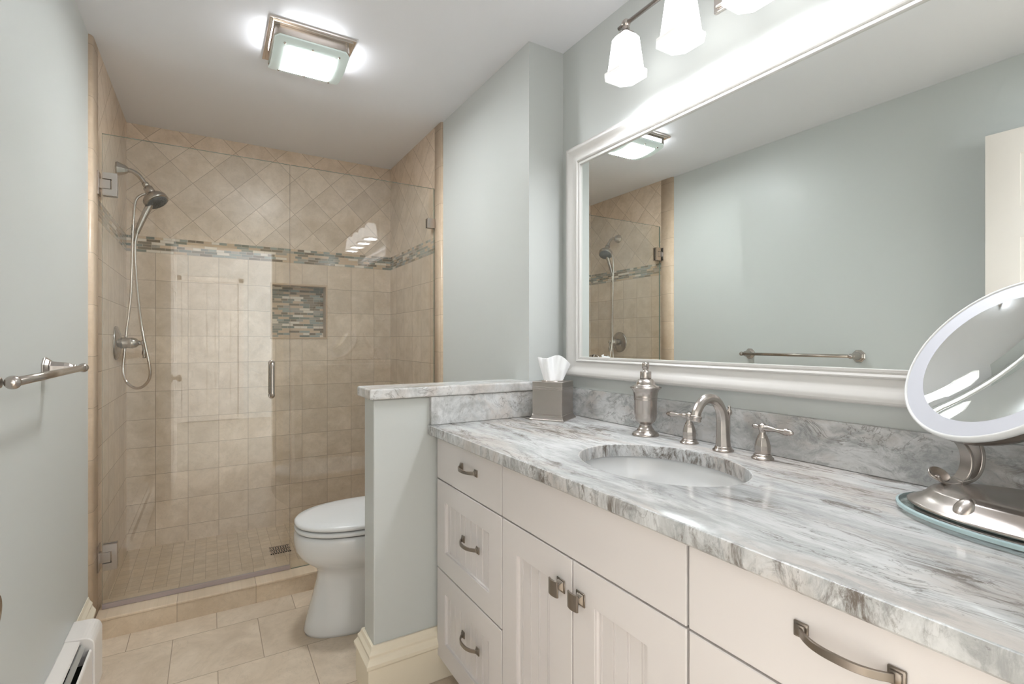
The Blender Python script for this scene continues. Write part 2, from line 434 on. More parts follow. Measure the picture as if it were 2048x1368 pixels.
# left and right shower walls
b = new(); P = lambda s, z: (L, YB - s, z); ox = (.055, .03, 2.1); TE = 2.585
tiles(b, P, 0, YB - TE, ZB1, ZC, ox, 1); tiles(b, P, 0, YB - TE, ZB0, ZB1, ox, 2); tiles(b, P, 0, YB - TE, 0, ZB0, ox, 0)
box(b, L - T, L - .002, 2.49, YB + .05, 0, ZC, 0); obj('wall_shower_left', b, TM, **S)
b = new(); P = lambda s, z: (R, YB - s, z); ox = (.02, .05, 3.3)
tiles(b, P, 0, YB - TE, ZB1, ZC, ox, 1); tiles(b, P, 0, YB - TE, ZB0, ZB1, ox, 2); tiles(b, P, 0, YB - TE, 0, ZB0, ox, 0)
box(b, R + .002, R + T, 2.505, YB + .05, 0, ZC, 0); obj('wall_shower_right', b, TM, **S)
def bull(name, xf, xw, y0, y1, z0):
    b = new(); l = uvl(b)
    sg = 1 if xf > xw else -1
    prof = [(xw, y0)]
    r = abs(xf - xw)
    for k in range(6):
        a = PI / 2 * k / 5; prof.append((xw + (xf - xw) * math.sin(a), y0 + r * (1 - math.cos(a))))
    prof.append((xf, y1)); prof.append((xw, y1))
    rs = rings(b, [[Vector((x, y, z)) for x, y in prof] for z in (z0, ZC)], 0)
    for f in b.faces:
        for lp in f.loops: lp[l].uv = (lp.vert.co.y - 2.4 + .01, lp.vert.co.z + .09)
    obj(name, b, M['bullnose'], **S)
bull('trim_2', L, LP - .004, 2.478, TE, 0)
bull('trim_3', R, RP + .004, 2.497, TE, 0)
# alcove wall (beside toilet) with jog, vanity wall
b = new(); box(b, RP, RP + T + .1, YJ, 2.505, 0, ZC); obj('wall_right', b, M['paint'], **S)
b = new(); box(b, XV, XV + T, YR, YJ, 0, ZC); obj('wall_vanity', b, M['paint'], **S)
# knee wall
b = new(); box(b, KX, RP, KY0, KY1, 0, .976, 0, .004); box(b, RP - .01, XV, KY0, YJ, 0, .976); obj('wall_knee', b, M['paint'], **S)
# rear wall with door opening
DX0, DX1, DZ = -.325, .515, 2.02
b = new()
box(b, LP - T, DX0, YR - .12, YR, 0, ZC); box(b, DX1, XV + T, YR - .12, YR, 0, ZC); box(b, DX0, DX1, YR - .12, YR, DZ, ZC)
obj('wall_rear', b, M['paint'], **S)
b = new()
for y0, y1 in ((YR, YR + .014),):
    box(b, DX1 - .012, DX1 + .075, y0, y1, 0, DZ + .075, 0, .003); box(b, DX0 - .07, DX0 + .004, y0, y1, 0, DZ + .075, 0, .003); box(b, DX0, DX1, y0, y1, DZ - .012, DZ + .075, 0, .003)
box(b, DX1 - .012, DX1 + .001, YR - .12, YR, 0, DZ); box(b, DX0 - .001, DX0 + .012, YR - .12, YR, 0, DZ); box(b, DX0, DX1, YR - .12, YR, DZ - .012, DZ + .001)
obj('trim_4', b, M['trim'], **S)
# baseboards
def bb_prof(h=.165, t=.022):
    return [(0, 0), (t, 0), (t, h * .62), (t + .006, h * .66), (t + .006, h * .72), (t - .001, h * .78), (t - .005, h * .82), (t - .004, h * .87), (t - .012, h * .93), (t - .016, h), (0, h)]
b = new()
path = [(RP, KY1, 0, 1), (KX, KY1, -1, 1), (KX, KY0, -1, -1), (.74, KY0, 0, -1)]
prof = bb_prof(.178, .024)
R_ = []
for x, y, nx, ny in path: R_.append([Vector((x + nx * d, y + ny * d, z)) for d, z in prof])
rings(b, R_, smooth=False); obj('baseboard_knee', b, M['trim'], bevel=.0015, **S)
b = new(); extrude_y(b, [(LP + d, z) for d, z in bb_prof(.19, .018)], 2.2, 2.478); obj('baseboard_left', b, M['trim'], **S)
# curb
b = new(); l = uvl(b)
quad(b, [(L, 2.503, 0), (R, 2.503, 0), (R, 2.503, .072), (L, 2.503, .072)], [(x + .12 + .2935 * 5, z + .3) for x, z in ((L, 0), (R, 0), (R, .072), (L, .072))])
box(b, L, R, 2.504, 2.682, 0, .0719)
obj('trim_5', b, M['curb'], **S)
b = new(); l = uvl(b); box(b, L, R, 2.501, 2.684, .072, .084, 0, .003)
for f in b.faces:
    for lp in f.loops: lp[l].uv = (lp.vert.co.x + .12 + .2935 * 5, .4)
obj('trim_6', b, M['curb'], **S)
b = new()
quad(b, [(L, 2.68, .036), (R, 2.68, .036), (R, YB, .040), (L, YB, .040)], [(x + 1, y) for x, y in ((L, 2.68), (R, 2.68), (R, YB), (L, YB))])
box(b, L, R, 2.68, YB, 0, .030); obj('floor_shower', b, M['showerfloor'], **S)

# next room behind the doorway (seen only in reflections)
b = new(); box(b, -2.0, 2.6, -3.4, YR - .12, -.1, -.001); obj('floor_bedroom', b, M['carpet'], **S)
b = new(); box(b, -2.0, 2.6, -3.4, YR - .12, ZC + .05, ZC + .12); obj('ceiling_bedroom', b, M['ceiling'], **S)
b = new()
box(b, -2.1, -2.0, -3.4, YR - .12, 0, ZC + .05)
box(b, 2.6, 2.7, -3.4, -2.65, 0, ZC + .05); box(b, 2.6, 2.7, -1.15, YR - .12, 0, ZC + .05); box(b, 2.6, 2.7, -2.65, -1.15, 0, .85); box(b, 2.6, 2.7, -2.65, -1.15, 2.15, ZC + .05)
box(b, -2.0, LP - T, YR - .16, YR - .12, 0, ZC + .05); box(b, XV + T, 2.6, YR - .16, YR - .12, 0, ZC + .05)
box(b, -2.0, 2.6, -3.5, -3.4, 0, ZC + .05)
obj('wall_bedroom', b, M['bedwall'], **S)
w1 = new()
for z0, z1 in ((.85, .90), (1.475, 1.525), (2.10, 2.15)): box(w1, 2.63, 2.67, -2.65, -1.15, z0, z1, 0, .003)
for y0 in (-2.65, -1.925, -1.20): box(w1, 2.63, 2.67, y0, y0 + .05, .85, 2.15, 0, .003)
win = obj('window_1', w1, M['door'], **S)
b = new(); box(b, 2.648, 2.652, -2.65, -1.15, .85, 2.15); obj('window_glass', b, M['plate_glass'], win)
def panel_door(x0, x1, name):
    b = new(); hs = []
    wd = x1 - x0
    for a0, a1 in ((.13, .44), (.56, .87)):
        for z0, z1 in ((.22, .80), (1.0, 1.575), (1.69, 1.90)): hs.append((x0 + a0 * wd, x0 + a1 * wd, z0, z1))
    t = new(); frame_strips(t, x0, x1, .01, 2.03, hs, 0, .008)
    for y0, y1, z0, z1 in hs: box(t, 0, .007, y0 + .02, y1 - .02, z0 + .02, z1 - .02, 0, .002)
    box(t, -.03, 0, x0, x1, .01, 2.03)
    for f in ((x0 - .075, x0 - .005, 0, 2.10), (x1 + .005, x1 + .075, 0, 2.10), (x0 - .075, x1 + .075, 2.035, 2.10)): box(t, -.03, .015, f[0], f[1], f[2], f[3], 0, .002)
    t.transform(Matrix(((0, 1, 0, 0), (1, 0, 0, -3.369), (0, 0, 1, 0), (0, 0, 0, 1)))); merge(b, t)
    return obj(name, b, M['door'], **S)
def frame_strips(bm, y0, y1, z0, z1, holes, x0, x1):
    ys = sorted({y0, y1, *[h[0] for h in holes], *[h[1] for h in holes]}); zs = sorted({z0, z1, *[h[2] for h in holes], *[h[3] for h in holes]})
    for i in range(len(ys) - 1):
        for j in range(len(zs) - 1):
            cy, cz = (ys[i] + ys[i + 1]) / 2, (zs[j] + zs[j + 1]) / 2
            if any(h[0] < cy < h[1] and h[2] < cz < h[3] for h in holes): continue
            box(bm, x0, x1, ys[i], ys[i + 1], zs[j], zs[j + 1])
panel_door(-.35, .35, 'door_2')

# ------------------------------------------------------------------ bathroom door leaf, open against the left wall
b = new(); DXF = -.2498; DY0, DY1 = -.022, .752
box(b, DXF - .035, DXF - .006, DY0, DY1, .012, 2.0)
hs = []
for y0, y1 in ((.10, .325), (.425, .65)):
    for z0, z1 in ((.22, .80), (1.0, 1.575), (1.69, 1.90)): hs.append((y0, y1, z0, z1))
frame_strips(b, DY0, DY1, .012, 2.0, hs, DXF - .006, DXF)
for y0, y1, z0, z1 in hs: box(b, DXF - .0062, DXF - .001, y0 + .025, y1 - .025, z0 + .025, z1 - .025, 0, .002)
door = obj('door_1', b, M['door'], **S)
b = new(); lathe(b, [(.0, 0), (.032, 0), (.032, .006), (.012, .012), (.010, .028), (.020, .036), (.0275, .046), (.0275, .055), (.018, .063), (0, .066)], axisM((DXF, .706, .893), (1, 0, 0)), 28)
obj('door_knob', b, M['brass'], door, smooth=False)

# ------------------------------------------------------------------ shower glass
def glass_panel(bm, x0, x1, z0, z1):
    y0, y1 = GY - .005, GY + .005
    quad(bm, [(x0, y0, z0), (x1, y0, z0), (x1, y0, z1), (x0, y0, z1)], [(0, 0)] * 4, 0)
    quad(bm, [(x0, y1, z0), (x1, y1, z0), (x1, y1, z1), (x0, y1, z1)], [(0, 0)] * 4, 0)
    for a, c in (((x0, z0), (x1, z0)), ((x1, z0), (x1, z1)), ((x1, z1), (x0, z1)), ((x0, z1), (x0, z0))):
        quad(bm, [(a[0], y0, a[1]), (c[0], y0, c[1]), (c[0], y1, c[1]), (a[0], y1, a[1])], [(0, 0)] * 4, 1)
GZ1 = 2.008
SD = thing('shower_door', 'tall frameless clear glass shower door with D-shaped pull, hung from wall hinges', 'shower door', (-.03, GY, .084))
b = new(); glass_panel(b, L + .012, .3225, .094, GZ1); obj('glass_pane', b, [M['glass'], M['glass_edge']], SD)
b = new(); box(b, L + .012, .3225, GY - .0065, GY + .0065, .0855, .104); obj('bottom_sweep', b, M['sweep'], SD)
def hinge(z0, z1):
    zc = (z0 + z1) / 2; h = z1 - z0
    b = new()
    x1 = -.326; x0 = L + .010
    w_ = h * .22
    U = [(x0 + .004, z0), (x1, z0), (x1, z1), (x0 + .004, z1), (x0 + .004, zc + w_), (x0 + .034, zc + w_), (x0 + .034, zc - w_), (x0 + .004, zc - w_)]
    for y0, y1 in ((GY - .017, GY - .005), (GY + .005, GY + .017)):   # U shaped door plate
        prism(b, U, y0, y1, Matrix(((1, 0, 0, 0), (0, 0, 1, 0), (0, 1, 0, 0), (0, 0, 0, 1))))
    hp = obj('hinge', b, M['nickel'], SD, label='nickel hinge plate clamped on the glass', bevel=.001)
    b = new(); box(b, L + .004, x0 + .030, GY - .014, GY + .014, zc - h * .20, zc + h * .20, 0, .0012)
    box(b, L + .0, L + .005, GY - .028, GY + .028, z0, z1, 0, .001)
    obj('wall_plate', b, M['nickel'], hp)
hinge(1.757, 1.850); hinge(.243, .347)
b = new()
for s in (-1, 1):
    y = GY + s * .045
    P_ = [(.244, GY + s * .005, .914), (.244, GY + s * .03, .914), (.244, y, .922), (.244, y, .945), (.244, y, 1.035), (.244, y, 1.058), (.244, GY + s * .03, 1.066), (.244, GY + s * .005, 1.066)]
    tube(b, catmull(P_, 6), .0095, 16)
    for z in (.914, 1.066): lathe(b, [(.0135, 0), (.0135, .004), (.011, .006)], axisM((.244, GY + s * .005, z), (0, s, 0)), 20)
obj('pull_handle', b, M['nickel'], SD, smooth=False)
SP = thing('shower_screen', 'fixed clear glass shower panel right of the door, clipped to the tiled wall', 'glass panel', (.69, GY, .084))
b = new(); glass_panel(b, .3265, R - .003, .0845, GZ1); obj('glass_pane', b, [M['glass'], M['glass_edge']], SP)
b = new()
for y0, y1 in ((GY - .014, GY - .005), (GY + .005, GY + .014)): box(b, 1.012, R - .0005, y0, y1, 1.788, 1.840, 0, .001)
obj('clip', b, M['nickel'], SP, label='small square metal glass clip')

# drain
DR = thing('shower_drain', 'square slotted metal drain grate in the shower floor', 'drain', (.322, 2.975, .037))
b = new(); q = .050
dz = .0375
frame_y = [(-q, -q + .007), (q - .007, q)]
for a0, a1 in frame_y: box(b, .322 - q, .322 + q, 2.975 + a0, 2.975 + a1, dz, dz + .004); box(b, .322 + a0, .322 + a1, 2.975 - q, 2.975 + q, dz, dz + .004)
for i in range(7):
    x = .322 - .037 + i * .0123; box(b, x - .0035, x + .0035, 2.975 - q, 2.975 + q, dz, dz + .004)
box(b, .322 - q, .322 + q, 2.975 - .005, 2.975 + .005, dz, dz + .004)
obj('grate', b, M['chrome'], DR)
b = new(); box(b, .322 - q + .002, .322 + q - .002, 2.975 - q + .002, 2.975 + q - .002, dz - .0005, dz + .001); obj('drain_body', b, M['black'], DR)

# ------------------------------------------------------------------ shower head, hose, valve
SY = 3.03
SH = thing('hand_shower', 'brushed nickel hand shower head docked on a curved wall arm with metal hose', 'shower head', (L, SY, 1.99))
b = new(); lathe(b, [(.034, .0), (.035, .006), (.031, .014), (.022, .035), (.015, .045), (.011, .048)], axisM((L, SY, 1.995), (1, 0, 0)), 8, smooth=False); obj('flange', b, M['nickel_dark'], SH, bevel=.001)
arm = catmull([(L + .04, SY, 1.995), (-.325, SY, 1.993), (-.302, SY, 1.978), (-.285, SY, 1.955), (-.27, SY, 1.93)], 6)
b = new(); tube(b, arm, .0105, 16); obj('arm', b, M['nickel_dark'], SH)
b = new()
dn = Vector((.035, -.012, -.062)).normalized()
lathe(b, [(.012, 0), (.0145, .002), (.0145, .016), (.012, .018), (.012, .022), (.020, .026), (.021, .060), (.017, .064)], axisM((-.277, SY, 1.943), dn), 24); obj('diverter_dock', b, M['nickel_dark'], SH)
HC = Vector((-.236, SY - .015, 1.868)); hn = Vector((.50, -.30, -.80)).normalized()
b = new(); lathe(b, [(0, -.034), (.018, -.034), (.026, -.028), (.045, -.012), (.0535, .0), (.054, .018), (.0515, .022), (.0, .022)], axisM(HC, hn), 36)
head = obj('spray_head', b, M['nickel_dark'], SH)
b = new(); lathe(b, [(0, .022), (.046, .0222), (.044, .025), (0, .026)], axisM(HC, hn), 32)
Mh = axisM(HC, hn)
for rr, n in ((.012, 6), (.024, 12), (.036, 18)):
    for k in range(n):
        a = 2 * PI * k / n; lathe(b, [(.0022, 0), (.0016, .0035)], Mh @ Matrix.Translation((rr * math.cos(a), rr * math.sin(a), .0245)), 6)
obj('nozzle_face', b, M['rubber'], head)
b = new(); tube(b, catmull([(-.246, SY - .012, 1.862), (-.262, SY - .012, 1.82), (-.283, SY - .012, 1.765), (-.30, SY - .012, 1.715), (-.306, SY - .012, 1.69)], 5), lerp_list([.015, .0155, .014, .012, .009], 5), 16); obj('wand_handle', b, M['nickel_dark'], SH)
hp = catmull([(-.306, SY - .012, 1.69), (-.314, SY - .012, 1.63), (-.310, SY - .014, 1.50), (-.299, SY - .025, 1.36), (-.285, SY - .040, 1.24), (-.268, SY - .048, 1.14), (-.252, SY - .045, 1.04), (-.256, SY - .03, .985), (-.282, SY - .01, .948), (-.315, SY + .012, .940), (-.350, SY + .03, .968), (-.366, SY + .042, 1.02), (-.362, SY + .045, 1.10), (-.352, SY + .042, 1.22), (-.333, SY + .02, 1.40), (-.325, SY, 1.60), (-.320, SY - .01, 1.76), (-.312, SY - .01, 1.845), (-.292, SY - .006, 1.878), (-.268, SY, 1.892)], 14)
b = new(); tube(b, hp, [.0070 if i % 2 else .0062 for i in range(len(hp))], 10); obj('hose', b, M['chrome'], SH)
SV = thing('shower_valve', 'brushed nickel shower valve with round wall plate and hanging lever', 'shower valve', (L, 3.02, 1.16))
b = new(); lathe(b, [(.0, .0), (.081, 0), (.082, .004), (.076, .009), (.055, .016), (.040, .020), (.034, .021), (0, .022)], axisM((L, 3.02, 1.16), (1, 0, 0)), 40); obj('wall_plate', b, M['nickel_dark'], SV)
b = new(); lathe(b, [(.026, .02), (.027, .03), (.024, .045), (.026, .055), (.0265, .065), (.021, .080), (.013, .088), (.010, .096), (.013, .102), (.013, .110), (.008, .114), (0, .115)], axisM((L, 3.02, 1.16), (1, 0, 0)), 28); hub = obj('hub', b, M['nickel_dark'], SV)
b = new(); lathe(b, [(.005, -.018), (.008, -.014), (.006, -.008), (.009, -.003), (.009, .004), (.0055, .012), (.0058, .03), (.009, .045), (.0095, .055), (.006, .060), (.008, .066), (.007, .070), (0, .072)], axisM((L + .108, 3.018, 1.157), (.05, 0, -1)), 18); obj('lever', b, M['nickel_dark'], SV)

# ------------------------------------------------------------------ towel bar (left wall), towel ring (rear wall)
TB = thing('towel_bar', 'brushed nickel towel bar on the pale green left wall', 'towel bar', (LP, 1.583, 1.092))
xb = -.317
b = new(); tube(b, [(xb, 1.283, 1.092), (xb, 1.887, 1.092)], .0088, 20); obj('bar', b, M['nickel_dark'], TB)
for y in (1.283, 1.887):
    b = new()
    lathe(b, [(.0, 0), (.033, 0), (.0335, .004), (.030, .007), (.0255, .013), (.0215, .016), (.0205, .022), (.0175, .045), (.014, .056), (.010, .064), (.0115, .067), (.0095, .070)], axisM((LP, y, 1.092), (1, 0, 0), PI / 8), 8, smooth=False)
    s = 1 if y > 1.5 else -1
    lathe(b, [(0, -.013), (.007, -.0115), (.0115, -.006), (.013, 0), (.0115, .006), (.007, .0115), (0, .013)], axisM((xb, y, 1.092), (0, 1, 0)), 24)
    obj('post', b, M['nickel'], TB, bevel=.0012)
TR = thing('towel_ring', 'brushed nickel towel ring on the rear wall beside the doorway', 'towel ring', (.93, YR, 1.54))
b = new(); lathe(b, [(0, 0), (.03, 0), (.03, .005), (.02, .014), (.014, .04), (.012, .055), (0, .06)], axisM((.93, YR, 1.54), (0, 1, 0)), 24); obj('post', b, M['nickel'], TR)
b = new(); tube(b, [(.93 + .078 * math.sin(a * PI / 20), YR + .045, 1.455 + .078 * math.cos(a * PI / 20)) for a in range(41)], .005, 10); obj('ring', b, M['nickel'], TR)

# ------------------------------------------------------------------ baseboard heater
HT = thing('baseboard_heater', 'white enamelled baseboard heater along the foot of the left wall', 'heater', (LP, 1.6, 0))
HY0, HY1 = .95, 2.105
x = LP
b = new(); extrude_y(b, [(x, .03), (x, .204), (x + .004, .207), (x + .040, .200), (x + .042, .196), (x + .040, .193), (x + .006, .198), (x + .006, .03)], HY0, HY1); obj('top_cover', b, M['heater'], HT)
b = new(); extrude_y(b, [(x + .042, .188), (x + .045, .189), (x + .054, .176), (x + .051, .174)], HY0 + .01, HY1 - .004); obj('damper', b, M['fin'], HT)
b = new(); extrude_y(b, [(x + .060, .028), (x + .064, .028), (x + .071, .040), (x + .071, .158), (x + .069, .164), (x + .064, .166), (x + .063, .163), (x + .067, .160), (x + .067, .155), (x + .067, .042)], HY0, HY1); obj('front_panel', b, M['heater'], HT)
b = new()
for i in range(140):
    y = HY0 + .02 + i * .008
    if y < HY1 - .01: box(b, x + .008, x + .054, y, y + .0008, .05, .13)
tube(b, [(x + .03, HY0, .09), (x + .03, HY1, .09)], .011, 12); box(b, x + .0065, x + .0075, HY0, HY1, .03, .19)
obj('fin_core', b, M['black'], HT)
def cap_prof():
    p = [(x, .0), (x, .208), (x + .045, .206)]
    for k in range(1, 7): a = PI / 2 * k / 6; p.append((x + .045 + .032 * math.sin(a), .206 - .032 * (1 - math.cos(a))))
    p.append((x + .077, .004)); return p
b = new(); extrude_y(b, cap_prof(), HY1 + .0025, 2.245); obj('end_cap', b, M['heater'], HT, bevel=.003)

# ------------------------------------------------------------------ toilet
TY = 2.15
def egg(xf, xb_, hw, z, n=48, back_sq=.55):
    out = []
    xm = xf + (xb_ - xf) * .48
    for k in range(n):
        a = 2 * PI * k / n; c, s = math.cos(a), math.sin(a)
        if c < 0: X = xm + (xm - xf) * -(abs(c) ** .92); Y = hw * (1 if s >= 0 else -1) * abs(s) ** .92
        else: X = xm + (xb_ - xm) * (abs(c) ** .7); Y = hw * (1 if s >= 0 else -1) * abs(s) ** back_sq if abs(s) < 1 else hw * s
        if c >= 0: Y = hw * (1 if s >= 0 else -1) * abs(s) ** .8
        out.append(Vector((X, TY + Y, z)))
    return out
TO = thing('toilet', 'white porcelain toilet with closed lid beside the half wall', 'toilet', (.62, TY, 0))
b = new()
prof = [(0, .322, .82, .116), (.012, .319, .82, .117), (.05, .328, .82, .112), (.10, .342, .82, .104), (.16, .358, .82, .098), (.21, .370, .82, .097), (.240, .372, .82, .104),
        (.262, .358, .82, .122), (.285, .328, .83, .147), (.31, .303, .84, .166), (.34, .288, .84, .179), (.37, .283, .845, .185), (.395, .284, .845, .186), (.405, .287, .845, .184), (.409, .295, .84, .178)]
rings(b, [egg(f, k, h, z) for z, f, k, h in prof]); obj('bowl', b, M['porcelain'], TO)
b = new(); rings(b, [egg(.292, .835, .181, .413), egg(.286, .838, .187, .417), egg(.285, .838, .188, .426), egg(.289, .836, .184, .431), egg(.30, .83, .175, .432)]); obj('seat', b, M['seat'], TO)
b = new(); rings(b, [egg(.291, .836, .182, .436), egg(.286, .838, .187, .440), egg(.286, .838, .187, .448), egg(.293, .834, .181, .455), egg(.33, .81, .150, .462), egg(.42, .75, .08, .466), egg(.50, .66, .02, .467)]); obj('lid', b, M['seat'], TO)
b = new(); prism(b, rrect(.20, .40, .03, 6, .94, TY), .36, .74, bev=.01); box(b, .80, .93, TY - .12, TY + .12, .05, .40, 0, .02); obj('tank', b, M['porcelain'], TO, bevel=None)
b = new(); prism(b, rrect(.215, .42, .035, 6, .94, TY), .742, .775, bev=.008); obj('tank_lid', b, M['porcelain'], TO)
b = new(); lathe(b, [(0, 0), (.012, 0), (.012, .012), (0, .014)], axisM((.84, TY + .14, .68), (-1, 0, 0)), 16); tube(b, [(.83, TY + .14, .68), (.825, TY + .07, .672)], [.006, .008], 10); obj('flush_lever', b, M['chrome'], TO)

# ------------------------------------------------------------------ granite: cap, top, splashes
b = new(); prism(b, [(.437, 1.606), (1.0695, 1.606), (1.0695, 1.768), (.437, 1.768)], .979, 1.0135, bev=.006, seg=3)
box(b, 1.060, XV - .001, 1.606, YJ - .001, .980, 1.0125)
obj('ledge_cap', b, M['granite_cap'], label='long white marbled stone cap on top of the half wall', cat='ledge')
# counter top with oval cut-out
SX, SYY, SA, SB = .920, .848, .166, .214
CX0, CX1, CY0, CY1 = .641, XV - .001, YR + .002, 1.6315
b = new()
def counter():
    n = 96
    def outer(a):
        c, s = math.cos(a), math.sin(a)
        ts = []
        if c > 1e-9: ts.append((CX1 - SX) / c)
        if c < -1e-9: ts.append((CX0 - SX) / c)
        if s > 1e-9: ts.append((CY1 - SYY) / s)
        if s < -1e-9: ts.append((CY0 - SYY) / s)
        t = min(ts); return (SX + c * t, SYY + s * t)
    angs = [2 * PI * k / n for k in range(n)] + [math.atan2(y - SYY, x - SX) % (2 * PI) for x in (CX0, CX1) for y in (CY0, CY1)]
    angs = sorted(set(round(a, 9) for a in angs))
    z1, z0, e = CT, CT - .033, .004
    def ell(a, k, z): # same direction angle
        c, s = math.cos(a), math.sin(a); t = 1 / math.sqrt((c / (SA + k)) ** 2 + (s / (SB + k)) ** 2); return Vector((SX + c * t, SYY + s * t, z))
    def clampo(a, k, z):
        x, y = outer(a); return Vector((min(max(x, CX0 + k), CX1), min(max(y, CY0 + k), CY1 - 0), z))
    R_ = []
    for kk, z in ((e, z1), (e * .3, z1 - e * .3), (0, z1 - e)): R_.append([clampo(a, kk, z) for a in angs])
    R_.append([clampo(a, 0, z0 + e) for a in angs]); R_.append([clampo(a, e, z0) for a in angs])
    R_.append([ell(a, 0, z0) for a in angs]); R_.append([ell(a, 0, z1 - e) for a in angs]); R_.append([ell(a, e * .3, z1 - e * .3) for a in angs]); R_.append([ell(a, e, z1) for a in angs])
    rings(b, R_, cap=False, closed=True, smooth=False)
counter(); bmesh.ops.remove_doubles(b, verts=b.verts, dist=1e-6)
for f in b.faces:
    f.normal_update()
    if abs(f.normal.z) < .93: f.material_index = 1
CTO = obj('countertop', b, [M['granite'], M['granite_edge']], label='grey and brown veined stone vanity countertop with an oval sink cut-out', cat='countertop')
autosmooth(CTO, .7)
b = new(); box(b, XV - .021, XV - .001, CY0, 1.6115, CT + .0005, .986, 0, .002)
obj('backsplash', b, M['granite_side'], label='long grey-brown stone backsplash strip under the framed mirror', cat='backsplash')
b = new(); box(b, .648, XV - .0225, 1.613, 1.6325, CT + .0005, .978, 0, .002)
obj('side_splash', b, granite('granite_sidesplash', (4.5, 4.5, 4.5), (0, 0, 0), pale=.3, dark=.8, loc=(7.3, 2.2, 5.4)), label='short pale stone side splash against the half wall', cat='backsplash')
# sink bowl
b = new()
R_ = []
for k, z in ((.030, CT - .034), (.012, CT - .0335), (.010, CT - .036), (.004, CT - .06), (-.012, CT - .10), (-.045, CT - .135), (-.09, CT - .150), (-.135, CT - .155)):
    R_.append([Vector((SX + (SA + k) * math.cos(2 * PI * j / 64), SYY + (SB + k) * math.sin(2 * PI * j / 64), z)) for j in range(64)])
o_ = [[Vector((SX + (SA + k) * math.cos(2 * PI * j / 64), SYY + (SB + k) * math.sin(2 * PI * j / 64), z)) for j in range(64)] for k, z in ((-.135, CT - .165), (-.08, CT - .16), (-.03, CT - .145), (.0, CT - .11), (.018, CT - .06), (.030, CT - .042))]
rings(b, R_ + o_, cap=False, closed=True)
SK = obj('sink_basin', b, M['porcelain'], label='white oval undermount sink basin below the countertop cut-out', cat='sink')
b = new(); lathe(b, [(0, 0), (.022, 0), (.022, .004), (.016, .006), (0, .006)], axisM((SX + .02, SYY, CT - .1555), (0, 0, 1)), 24); obj('drain_flange', b, M['nickel'], SK)

# ------------------------------------------------------------------ faucet
OCT = [(math.cos(PI / 8 + k * PI / 4), math.sin(PI / 8 + k * PI / 4)) for k in range(8)]
def base_ring(bm, x, y, s=1.0):
    lathe(bm, [(0, 0), (.0265 * s, 0), (.0268 * s, .003), (.024 * s, .006), (.0215 * s, .0075), (.0215 * s, .011), (.019 * s, .013), (.018 * s, .0135)], axisM((x, y, CT), (0, 0, 1)), 32)
FX, FYY = 1.158, .845
FA = thing('faucet_spout', 'brushed nickel gooseneck faucet spout behind the sink', 'faucet', (FX, FYY, CT))
b = new(); base_ring(b, FX, FYY, 1.0); obj('base_ring', b, M['nickel'], FA)
path = catmull([(FX, FYY, CT + .012), (FX - .001, FYY, CT + .045), (FX - .003, FYY, CT + .085), (FX - .012, FYY, CT + .113), (FX - .032, FYY, CT + .134), (FX - .060, FYY, CT + .141), (FX - .086, FYY, CT + .132), (FX - .103, FYY, CT + .112), (FX - .108, FYY, CT + .098)], 6)
rad = lerp_list([.0200, .0175, .0158, .0148, .0140, .0134, .0128, .0124, .0122], 6)
b = new(); tube(b, path, rad, section=OCT, up=(0, 1, 0), smooth=False); sp = obj('spout', b, M['nickel'], FA, bevel=.0022)
b = new(); d = Vector((-.18, 0, -1)).normalized(); lathe(b, [(.0128, -.003), (.015, -.001), (.015, .004), (.0135, .006), (.0145, .010), (.012, .013), (0, .013)], axisM(Vector((FX - .108, FYY, CT + .098)), d), 28); obj('aerator', b, M['nickel'], sp)
b = new(); lathe(b, [(.0025, 0), (.0025, .090), (.005, .093), (.0075, .099), (.0065, .105), (.003, .109), (.0042, .113), (.003, .117), (0, .118)], axisM((FX + .026, FYY, CT + .0), (0, 0, 1)), 18); obj('lift_rod', b, M['nickel'], FA)
def handle(y, sgn, label):
    h = thing('lever_tap', label, 'tap', (1.163, y, CT), 'lever taps beside the sink')
    X = 1.163
    b = new(); base_ring(b, X, y, .96)
    lathe(b, [(.0175, .013), (.0185, .022), (.0185, .033), (.0155, .046), (.0125, .053)], axisM((X, y, CT), (0, 0, 1), PI / 8), 8, smooth=False)
    lathe(b, [(.0125, .052), (.0115, .056), (.0075, .062), (.0075, .068), (.0095, .072), (.0105, .078), (.009, .084), (.004, .088), (0, .0885)], axisM((X, y, CT), (0, 0, 1)), 24)
    obj('handle_body', b, M['nickel'], h, bevel=.001)
    b = new()
    Ml = axisM((X, y, CT + .077), (-.05, sgn, -.03))
    lathe(b, [(0, -.026), (.004, -.0255), (.0065, -.021), (.0055, -.016), (.0045, -.014), (.0045, -.008), (.008, -.004), (.0085, .006), (.0075, .010), (.0085, .014), (.0065, .022), (.0048, .034), (.0062, .048), (.0085, .058), (.0088, .063), (.0065, .066), (.0072, .071), (.005, .075), (.0035, .078), (0, .080)], Ml, 20)
    obj('lever', b, M['nickel'], h)
    return h
handle(.958, 1, 'left faucet handle, its lever pointing toward the soap dispenser')
handle(.738, -1, 'right faucet handle, its lever pointing toward the makeup mirror')

